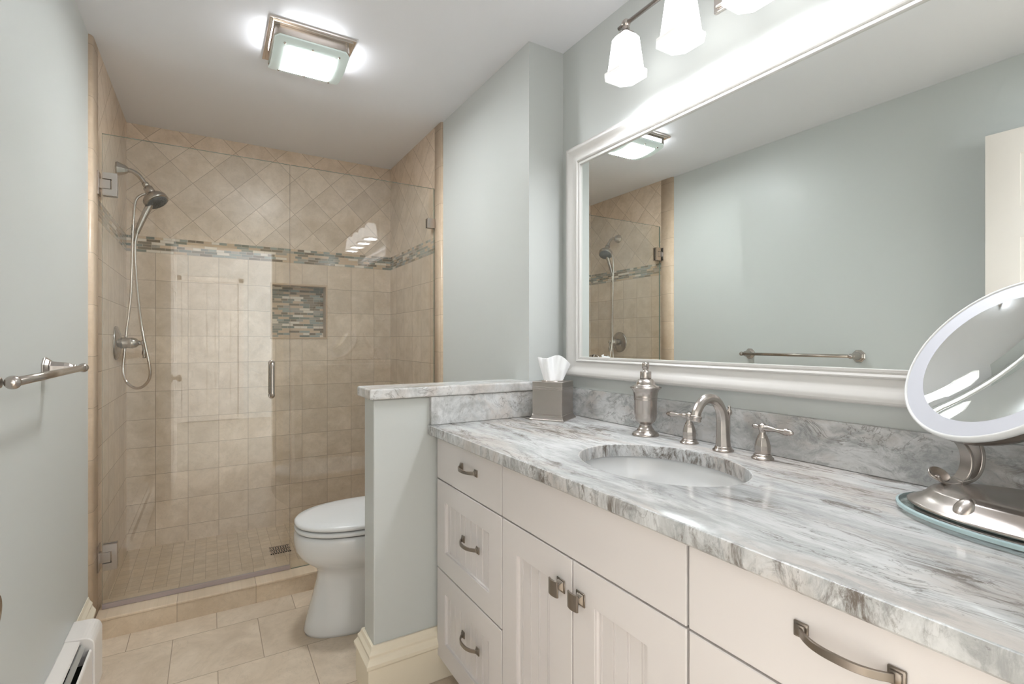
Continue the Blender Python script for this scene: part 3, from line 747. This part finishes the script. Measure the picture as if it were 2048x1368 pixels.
# ------------------------------------------------------------------ soap dispenser
SDX, SDY = 1.146, 1.108
SO = thing('soap_dispenser', 'urn-shaped brushed nickel soap dispenser left of the faucet', 'soap dispenser', (SDX, SDY, CT))
b = new(); lathe(b, [(0, 0), (.0405, 0), (.0412, .003), (.038, .008), (.030, .013), (.0255, .017), (.0255, .019), (.0225, .022), (.0185, .029), (.0175, .034), (.021, .037), (.028, .043), (.0325, .054), (.034, .072), (.0343, .108), (.0352, .110), (.0346, .112), (.035, .115), (.0356, .117), (.0352, .119), (.037, .132), (.041, .141), (.0475, .146), (.0475, .148), (0, .148)], axisM((SDX, SDY, CT), (0, 0, 1)), 40); obj('urn_body', b, M['nickel'], SO)
b = new(); lathe(b, [(.046, .1485), (.040, .151), (.031, .155), (.0295, .158), (.0285, .163), (.022, .172), (.0165, .174), (0, .174)], axisM((SDX, SDY, CT), (0, 0, 1)), 40); obj('cover', b, M['nickel'], SO)
b = new(); lathe(b, [(.0168, .1745), (.0172, .176), (.0172, .194), (.0165, .196), (.009, .196), (.0085, .204), (.0108, .206), (.0110, .219), (.0095, .223), (0, .225)], axisM((SDX, SDY, CT), (0, 0, 1)), 32)
tube(b, [(SDX - .006, SDY - .006, CT + .214), (SDX - .013, SDY - .009, CT + .214)], [.0040, .0036], 14); obj('pump', b, M['nickel'], SO)

# ------------------------------------------------------------------ tissue box cover
bc = Vector((1.094, 1.522, CT)); ang = math.atan2(.843, -.536)  # direction of one side
TI = thing('tissue_box', 'square brushed nickel tissue box cover in the countertop corner', 'tissue box', tuple(bc))
Mt = Matrix.Translation(bc) @ Matrix.Rotation(ang, 4, 'Z')
def sq(s, z): return [Mt @ Vector((x * s / 2, y * s / 2, z)) for x, y in ((1, 1), (-1, 1), (-1, -1), (1, -1))]
b = new(); rings(b, [sq(.1335, 0), sq(.1335, .004), sq(.130, .006), sq(.123, .012), sq(.1175, .018), sq(.1175, .0205), sq(.116, .021), sq(.1155, .112), sq(.1172, .113), sq(.1172, .115), sq(.1158, .116), sq(.1158, .119), sq(.1172, .120), sq(.1172, .122), sq(.1158, .123), sq(.1158, .1395), sq(.114, .141)], smooth=False)
obj('metal_cover', b, M['nickel'], TI, bevel=.0007)
b = new()
for fx, fy, dx, dy in ((1, 0, 0, 1), (-1, 0, 0, 1), (0, 1, 1, 0), (0, -1, 1, 0)):
    for k in range(26):
        t = (k - 12.5) * .0043
        p = Mt @ Vector((fx * .0585 + dx * t, fy * .0585 + dy * t, .0215)); obox(b, Matrix.Translation(p), .002, .002, .002)
obj('beaded_edge', b, M['nickel'], TI)
b = new(); lathe(b, [(.030, 0), (.043, 0), (.043, .002), (.030, .0025)], axisM(tuple(bc + Vector((0, 0, .1412))), (0, 0, 1)), 32); obj('opening_rim', b, M['chrome'], TI)
TS = new()
u_ = Vector((.857, -.5155, 0)); v_ = Vector((.5155, .857, 0))   # across the view / away
c0 = bc + Vector((0, 0, .136))
nu, nv = 29, 14
grid = []
for j in range(nv + 1):
    t = j / nv; row = []
    for i in range(nu + 1):
        s = i / nu * 2 - 1
        wid = .031 + .022 * t
        z = t * (.098 - .006 * s - .020 * max(0, s) ** 1.5 - .022 * max(0, -s - .3) + .008 * math.sin(s * 4))
        lat = s * wid + .004 * t + .010 * t * s
        dep = .013 * math.sin(s * 5.0 + 1.2 * t) * (1 - .3 * t) + .007 * math.sin(s * 11 + 2.6) * t + .010 * s * s * t
        row.append(TS.verts.new(c0 + u_ * lat + v_ * dep + Vector((0, 0, z))))
    grid.append(row)
for j in range(nv):
    for i in range(nu): TS.faces.new((grid[j][i], grid[j][i + 1], grid[j + 1][i + 1], grid[j + 1][i]))
ts = obj('facial_tissue', TS, M['tissue'], origin=tuple(c0), label='white facial tissue standing up out of the metal tissue box', cat='tissue', smooth=True)
sm = ts.modifiers.new('thick', 'SOLIDIFY'); sm.thickness = .0012; sb = ts.modifiers.new('sub', 'SUBSURF'); sb.levels = sb.render_levels = 1

# ------------------------------------------------------------------ vanity units
VF, VT, VB0 = .670, .8465, .086
FT = .019
def front(bm_, y0, y1, z0, z1, panel=None):
    """slab or framed front; panel=(yl, yr, zb, zt) margins"""
    if panel is None: box(bm_, VF, VF + FT, y0, y1, z0, z1, 0, .0015); return
    py0, py1, pz0, pz1 = y0 + panel[0], y1 - panel[1], z0 + panel[2], z1 - panel[3]
    # frame ring with bevelled outer edge
    e = .0015; ib = .004; rc = .009
    def loop(ya, yb, za, zb, x): return [Vector((x, ya, za)), Vector((x, yb, za)), Vector((x, yb, zb)), Vector((x, ya, zb))]
    rings(bm_, [loop(y0, y1, z0, z1, VF + FT), loop(y0, y1, z0, z1, VF + e), loop(y0 + e, y1 - e, z0 + e, z1 - e, VF), loop(py0, py1, pz0, pz1, VF), loop(py0 + .001, py1 - .001, pz0 + .001, pz1 - .001, VF + .001),
                loop(py0 + .001, py1 - .001, pz0 + .001, pz1 - .001, VF + rc - .003), loop(py0 + ib, py1 - ib, pz0 + ib, pz1 - ib, VF + rc)], cap=False, smooth=False)
    # beadboard panel (profile in y, extruded in z)
    pts = []; y = py0; k = 0
    X = VF + rc
    pts.append((py0 + .003, X))
    pitch = .038; yy = py0 + .019
    while yy < py1 - .010:
        for dy, dx in ((-.0042, 0), (-.0036, .0016), (-.0028, .0016), (-.0020, .0001), (0, -.0003), (.0020, .0001), (.0028, .0016), (.0036, .0016), (.0042, 0)): pts.append((yy + dy, X + dx))
        yy += pitch
    pts.append((py1 - .003, X))
    pts += [(py1 - .003, VF + FT), (py0 + .003, VF + FT)]
    rings(bm_, [[Vector((x_, y_, z)) for y_, x_ in pts] for z in (pz0 + .003, pz1 - .003)], smooth=False)
def pull(parent, y, z, span=.098, name='pull'):
    b = new(); h = .0105
    for s in (-1, 1):
        yy = y + s * span / 2
        box(b, VF - .004, VF, yy - .0095, yy + .0095, z - .0105, z + .0105, 0, .0012)
        box(b, VF - .007, VF - .004, yy - .0065, yy + .0065, z - .0075, z + .0075, 0, .001)
    n = 20; R_ = []
    for k in range(n + 1):
        t = k / n * 2 - 1
        yy = y + t * (span / 2); xx = VF - .006 - .021 * (1 - abs(t) ** 2.6)
        dx = .0024
        R_.append([Vector((xx - dx, yy, z - h / 2)), Vector((xx - dx, yy, z + h / 2)), Vector((xx + dx, yy, z + h / 2)), Vector((xx + dx, yy, z - h / 2))])
    rings(b, R_, smooth=False)
    return autosmooth(obj(name, b, M['pewter'], parent, label='dark pewter bow pull', bevel=.0008), .5)
def knob(parent, y, z):
    b = new()
    box(b, VF - .003, VF, y - .0145, y + .0145, z - .0145, z + .0145, 0, .001)
    S4 = lambda s, x_: [Vector((x_, y + a * s, z + c * s)) for a, c in ((1, 1), (-1, 1), (-1, -1), (1, -1))]
    rings(b, [S4(.0115, VF - .003), S4(.010, VF - .005), S4(.0045, VF - .011), S4(.0042, VF - .020), S4(.008, VF - .023)], smooth=False)
    n = 8; R_ = []
    for k in range(n + 1):
        t = k / n * 2 - 1; yy = y + t * .0165; xx = VF - .0255 + .0035 * t * t
        R_.append([Vector((xx - .002, yy, z - .0175)), Vector((xx - .002, yy, z + .0175)), Vector((xx + .002, yy, z + .0175)), Vector((xx + .002, yy, z - .0175))])
    rings(b, R_, smooth=False)
    return autosmooth(obj('knob', b, M['pewter'], parent, label='square pewter knob', bevel=.0008), .5)
def unit(y0, y1, label, kinds):
    v = thing('vanity_cabinet', label, 'cabinet', (.95, (y0 + y1) / 2, VB0), 'white vanity cabinets under the countertop')
    b = new(); g = .002
    xb0, xb1, zt = VF + FT + .001, XV - .002, VT
    ya, yb = y0 + .0005, y1 - .0005
    if kinds == 'sink':     # open-topped carcass so the basin hangs inside
        box(b, xb0, xb1, ya, ya + .018, VB0, zt); box(b, xb0, xb1, yb - .018, yb, VB0, zt)
        box(b, xb0, xb0 + .018, ya, yb, VB0, zt); box(b, xb1 - .01, xb1, ya, yb, VB0, zt); box(b, xb0, xb1, ya, yb, VB0, VB0 + .018)
    else: box(b, xb0, xb1, ya, yb, VB0, zt)
    obj('body', b, M['gapdark'], v)
    b = new(); box(b, VF + .075, xb1, ya, yb, 0.0, VB0 - .001); obj('toe_kick', b, M['white'], v)
    return v
g = .0022
ZD1, ZD2 = .6975, .392
# left drawer bank
VA = unit(1.167, 1.617, 'white drawer cabinet at the half wall end, three drawers with pewter pulls', 'd')
def drawer(v, y0, y1, z0, z1, panel, py, pz, span=.098):
    b = new(); front(b, y0 + g, y1 - g, z0 + g, z1 - g, panel); d = obj('drawer', b, M['white'], v); pull(d, py, pz, span); return d
PN = (.0685, .0665, .066, .066)
drawer(VA, 1.167, 1.617, ZD1, VT, None, 1.366, .780)
drawer(VA, 1.167, 1.617, ZD2, ZD1, PN, 1.354, .558)
drawer(VA, 1.167, 1.617, VB0, ZD2, PN, 1.354, .263)
VM_ = unit(.556, 1.166, 'white sink cabinet with plain top panel and two beadboard doors', 'sink')
b = new(); front(b, .556 + g, 1.166 - g, ZD1 + g, VT - g); obj('false_front', b, M['white'], VM_)
for y0, y1, ky, pn in ((.861, 1.166, .900, (.080, .072, .072, .072)), (.556, .861, .831, (.085, .070, .072, .072))):
    b = new(); front(b, y0 + g, y1 - g, VB0 + g, ZD1 - g, pn); d = obj('door', b, M['white'], VM_); knob(d, ky, .626)
VR = unit(.075, .555, 'white drawer cabinet nearest the camera with a large bow pull', 'd')
drawer(VR, .075, .555, ZD1, VT, None, .316, .788, .108)
drawer(VR, .075, .555, ZD2, ZD1, PN, .316, .558, .108)
drawer(VR, .075, .555, VB0, ZD2, PN, .316, .263, .108)
b = new(); box(b, VF, XV - .002, YR + .002, .074, VB0, VT); obj('filler_panel', b, M['white'], VR)

# ------------------------------------------------------------------ wall mirror
MY0, MY1, MZ0, MZ1 = .10, 1.592, 1.033, 1.925
WM = thing('wall_mirror', 'large rectangular wall mirror in a white moulded frame above the sink', 'mirror', (XV, (MY0 + MY1) / 2, MZ0))
FWID = .077
fp = [(0, 0), (0, .026), (.003, .031), (.008, .034), (.014, .0345), (.020, .0325), (.030, .027), (.042, .0225), (.052, .021), (.056, .021), (.0575, .0245), (.061, .0265), (.0645, .0245), (.066, .021), (.0665, .0195), (.069, .0195), (.070, .0215), (.076, .0215), (FWID, .020), (FWID, .0165), (FWID, .002)]
b = new()
lw = FWID
cs = [((MY0, MZ0), (1, 1)), ((MY1, MZ0), (-1, 1)), ((MY1, MZ1), (-1, -1)), ((MY0, MZ1), (1, -1))]
R_ = [[Vector((XV - h - .0005, y + sy * d, z + sz * d)) for d, h in fp] for (y, z), (sy, sz) in cs]
rings(b, R_, closed=True, smooth=False)
autosmooth(obj('frame', b, M['frame'], WM), .45)
b = new(); box(b, XV - .0148, XV - .002, MY0 + lw - .004, MY1 - lw + .004, MZ0 + lw - .004, MZ1 - lw + .004); obj('mirror_glass', b, M['mirror'], WM)

# ------------------------------------------------------------------ sconce bar light
BX, BZ = 1.100, 2.150
LY = [1.146, .936, .726, .516]
VL = thing('vanity_light', 'four-shade brushed nickel bath light on the wall above the mirror', 'wall light', (XV, .831, BZ))
b = new(); obox(b, Matrix.Translation((XV - .006, .831, BZ + .005)), .010, .190, .115, 0, .003); obox(b, Matrix.Translation((XV - .015, .831, BZ + .005)), .010, .170, .095, 0, .004); obj('backplate', b, M['chrome'], VL, bevel=.001)
b = new()
tube(b, catmull([(XV - .02, .831, BZ + .01), (XV - .06, .831, BZ + .03), (BX, .831, BZ)], 8), .009, 14)
tube(b, [(BX, LY[-1] - .03, BZ), (BX, LY[0] + .03, BZ)], .0065, 16); obj('bar', b, M['nickel'], VL)
def octo(s, c, z, cx, cy):
    h = s / 2; return [Vector((cx + x, cy + y, z)) for x, y in ((h, h - c), (h - c, h), (-h + c, h), (-h, h - c), (-h, -h + c), (-h + c, -h), (h - c, -h), (h, -h + c))]
for i, y in enumerate(LY):
    b = new()
    lathe(b, [(0, -.014), (.009, -.012), (.0135, -.004), (.0135, .004), (.009, .012), (0, .014)], axisM((BX, y, BZ), (0, 1, 0)), 20)
    lathe(b, [(.008, .0), (.012, .010), (.009, .014), (.013, .018), (.016, .024), (.026, .030), (.026, .034), (0, .034)], axisM((BX, y, BZ - .004), (0, 0, -1)), 24)
    hd = obj('lamp_holder', b, M['nickel'], VL)
    zt = BZ - .036
    b = new()
    R_ = [octo(.048, .006, zt, BX, y), octo(.074, .016, zt - .016, BX, y), octo(.098, .022, zt - .112, BX, y), octo(.106, .024, zt - .124, BX, y)]
    R_ += [octo(.100, .022, zt - .124, BX, y), octo(.091, .020, zt - .110, BX, y), octo(.068, .014, zt - .018, BX, y), octo(.044, .005, zt - .004, BX, y)]
    rings(b, R_, closed=True, smooth=False); sh = obj('glass_shade', b, M['shade'], VL)
    b = new(); R_ = [octo(.100, .022, zt - .118, BX, y), octo(.116, .026, zt - .120, BX, y), octo(.116, .026, zt - .127, BX, y), octo(.098, .022, zt - .128, BX, y)]
    rings(b, R_, closed=True, smooth=False); obj('rim', b, M['shade_rim'], sh)
    b = new(); lathe(b, [(0, -.028), (.014, -.024), (.024, -.010), (.026, .004), (.020, .020), (.013, .034), (.013, .05), (0, .05)], axisM((BX, y, zt - .062), (0, 0, 1)), 20); obj('bulb', b, M['bulb'], sh)
    a = area('sconce_light', (BX, y, zt - .112), (0, 0, 0), .07, .07, SCONCE_P, BULB)
    a.data.shape = 'SQUARE'

# ------------------------------------------------------------------ ceiling light
CLX, CLY = .336, 2.150
CL = thing('ceiling_light', 'square flush ceiling light with curved frosted glass panel', 'ceiling light', (CLX, CLY, ZC))
b = new(); obox(b, Matrix.Translation((CLX, CLY, ZC - .0045)), .308, .318, .009, 0, .001); obox(b, Matrix.Translation((CLX, CLY, ZC - .011)), .288, .298, .006, 0, .002); obj('base_plate', b, M['chrome'], CL)
b = new()
b = new(); R_ = []
for sz, z in ((.270, ZC - .0145), (.270, ZC - .044), (.258, ZC - .044), (.258, ZC - .0145)): R_.append([Vector((x, y, z)) for x, y in rrect(sz, sz, .022, 6, CLX, CLY)])
rings(b, R_, closed=True, smooth=False); autosmooth(obj('tray', b, M['nickel_dark'], CL), .5)
b = new(); n = 16; gw, gl = .268, .272
def arc(t, off=0): return ZC - .046 - .026 * (1 - t * t) - off
R_ = []
outline = rrect(gw, gl, .018, 5)
ny = 14
def gpatch(bm, wx, ly, off, th, rr, mi=0, nseg=18):
    top, bot = [], []
    for k in range(nseg + 1):
        t = k / nseg * 2 - 1; yy = t * ly / 2
        cut = max(0, abs(yy) - (ly / 2 - rr)); hx = wx / 2 - (rr - math.sqrt(max(0, rr * rr - cut * cut)) if cut > 0 else 0)
        z = arc(yy / (gl / 2), off)
        R1 = [Vector((CLX - hx, CLY + yy, z)), Vector((CLX + hx, CLY + yy, z)), Vector((CLX + hx, CLY + yy, z - th)), Vector((CLX - hx, CLY + yy, z - th))]
        top.append(R1)
    rings(bm, top, mi, smooth=False)
gpatch(b, gw, gl, 0, .006, .016)
gp = autosmooth(obj('glass_panel', b, M['frosted'], CL), .5)
b = new(); gpatch(b, .182, .188, .0062, .0015, .002); autosmooth(obj('lit_center', b, M['diffuser'], gp, label='glowing rectangle in the middle of the glass'), .5)
for sx in (-1, 0, 1):
    for sy in (-1, 1):
        yy = sy * .108; z = arc(yy / (gl / 2)) - .006
        b = new(); lathe(b, [(0, -.0045), (.0035, -.0035), (.0048, 0), (.0048, .002)], Matrix.Translation((CLX + sx * .098, CLY + yy, z)), 14); obj('screw_cap', b, M['nickel_dark'], gp)
for sx in (-1, 1):
    b = new(); tube(b, [(CLX + sx * .05, CLY - .06, ZC - .034), (CLX + sx * .05, CLY + .06, ZC - .034)], .008, 12); obj('lamp_tube', b, M['bulb'], CL)
    area('ceiling_side_light', (CLX + sx * .1365, CLY - .01, ZC - .033), (0, sx * PI / 2 * -1, 0), .020, .20, .24, BULB)
area('ceiling_side_light', (CLX, CLY - .1365, ZC - .033), (-PI / 2, 0, 0), .20, .020, .22, BULB)

# ------------------------------------------------------------------ makeup mirror
MMc = Vector((1.075, .287, 1.143)); MMn = Vector((-.733, .419, .536)).normalized(); MR = .152
MM = thing('makeup_mirror', 'round tilted makeup mirror with lit ring on a scrolled nickel stand', 'makeup mirror', (1.08, .24, CT))
Mm = axisM(MMc, MMn)
b = new(); lathe(b, [(.1455, .0005), (.146, .0025), (.1485, .0035), (.1508, .002), (.152, -.003), (.1515, -.008), (.149, -.010)], Mm, 72, cap=False); obj('white_rim', b, M['seat'], MM)
b = new(); lathe(b, [(.1493, -.009), (.148, -.022), (.140, -.036), (.115, -.046), (.06, -.051), (.0, -.052)], Mm, 72, cap=False); obj('housing', b, M['nickel'], MM)
b = new(); lathe(b, [(.118, -.0012), (.1457, .0012)], Mm, 72, cap=False); obj('ring_light', b, M['ring'], MM)
b = new()
Rm = 0.42; pr = []
for k in range(13):
    r = .1185 * (1 - k / 12); pr.append((r, -.001 - (.1185 ** 2 - r * r) / (2 * Rm)))
lathe(b, pr, Mm, 72, cap=False); mg = obj('magnifying_glass', b, M['mirror'], MM, smooth=True)
b = new()
ctr = Vector((1.070, .212, CT))
def oval(ax, ay, z, n=64): return [Vector((ctr.x + ax * math.cos(2 * PI * k / n) * (1 - .0 * math.sin(2 * PI * k / n)), ctr.y + ay * math.sin(2 * PI * k / n), z)) for k in range(n)]
rings(b, [oval(.134, .198, CT + .006), oval(.139, .203, CT + .008), oval(.139, .203, CT + .013), oval(.135, .199, CT + .0145)], smooth=False)
for f in b.faces:
    c = f.calc_center_median(); f.material_index = 1 if CT + .0061 < c.z < CT + .0144 and len(f.verts) == 4 else 0
obj('glass_plate', b, [M['plate_glass'], M['plate_edge']], MM, label='clear glass base plate')
b = new(); rings(b, [oval(.112, .178, CT + .0008), oval(.112, .178, CT + .006)]); obj('foot_pad', b, M['black'], MM)
b = new(); rings(b, [oval(.117, .187, CT + .0148), oval(.118, .188, CT + .018), oval(.114, .183, CT + .0205), oval(.104, .172, CT + .026), oval(.096, .163, CT + .033), oval(.091, .157, CT + .040), oval(.089, .154, CT + .0425), oval(.084, .149, CT + .0432), oval(.081, .146, CT + .0455), oval(.066, .125, CT + .048), oval(.03, .06, CT + .0495)]); obj('metal_base', b, M['nickel'], MM)
b = new(); Mk = axisM((.992, .302, CT + .030), (-.70, .40, .60)); lathe(b, [(.0155, -.006), (.016, .000), (.0145, .004), (.009, .0068), (0, .0078)], Mk @ Matrix.Diagonal((1, 1.35, 1, 1)), 28)
obj('dimmer_knob', b, M['nickel'], MM)
# scroll stand
b = new()
back = MMc - MMn * .048
sx_, sy_ = 1.075, .335
P_ = []
def band(bm, pts, wd, th):
    """flat band: pts in a vertical plane, width vector wv"""
    pts = catmull(pts, 8); n = len(pts); R_ = []
    for i, p in enumerate(pts):
        t = (pts[min(i + 1, n - 1)] - pts[max(i - 1, 0)]).normalized(); wv = Vector((.35, -.94, 0)).normalized()
        wv = Vector((.857, -.5155, 0)) * .25 + Vector((.5155, .857, 0)) * .97; wv.normalize()
        nn = t.cross(wv).normalized(); f = wd
        R_.append([p + wv * f / 2 + nn * th / 2, p - wv * f / 2 + nn * th / 2, p - wv * f / 2 - nn * th / 2, p + wv * f / 2 - nn * th / 2])
    rings(bm, R_, smooth=False)
lat = Vector((.857, -.5155, 0)); dep = Vector((.5155, .857, 0))
s0 = ctr + Vector((0, 0, 0))
def LP_(a, z, d=1.42): # lateral, height in the view-aligned plane through the stand
    return Vector((0, 0, 0)) + lat * a + dep * d0 + Vector((0, 0, z))
d0 = .862
pts = [LP_(a, z) for a, z in ((.7262, .9407), (.7305, .933), (.7417, .9272), (.7572, .9268), (.771, .9325), (.7804, .9476), (.783, .9665), (.7778, .9855), (.7641, 1.001), (.7477, 1.0096))]
band(b, pts, .032, .0045)
lathe(b, [(0, -.0022), (.0155, -.0018), (.0175, .0004), (.0160, .0024), (.010, .0012), (0, .0004)], axisM(LP_(.7345, .9405), (-.18, -.62, .70)) @ Matrix.Diagonal((1.15, .9, 1, 1)), 28)
autosmooth(obj('scroll_stand', b, M['nickel'], MM, bevel=.001), .5)
b = new()
pts = [LP_(a, z) for a, z in ((.7641, .9290), (.7839, .9345), (.7968, .9493), (.8011, .9717), (.7968, .9924), (.7813, 1.0096))]
band(b, pts, .034, .006); autosmooth(obj('stand_strap', b, M['nickel'], MM, bevel=.001), .5)
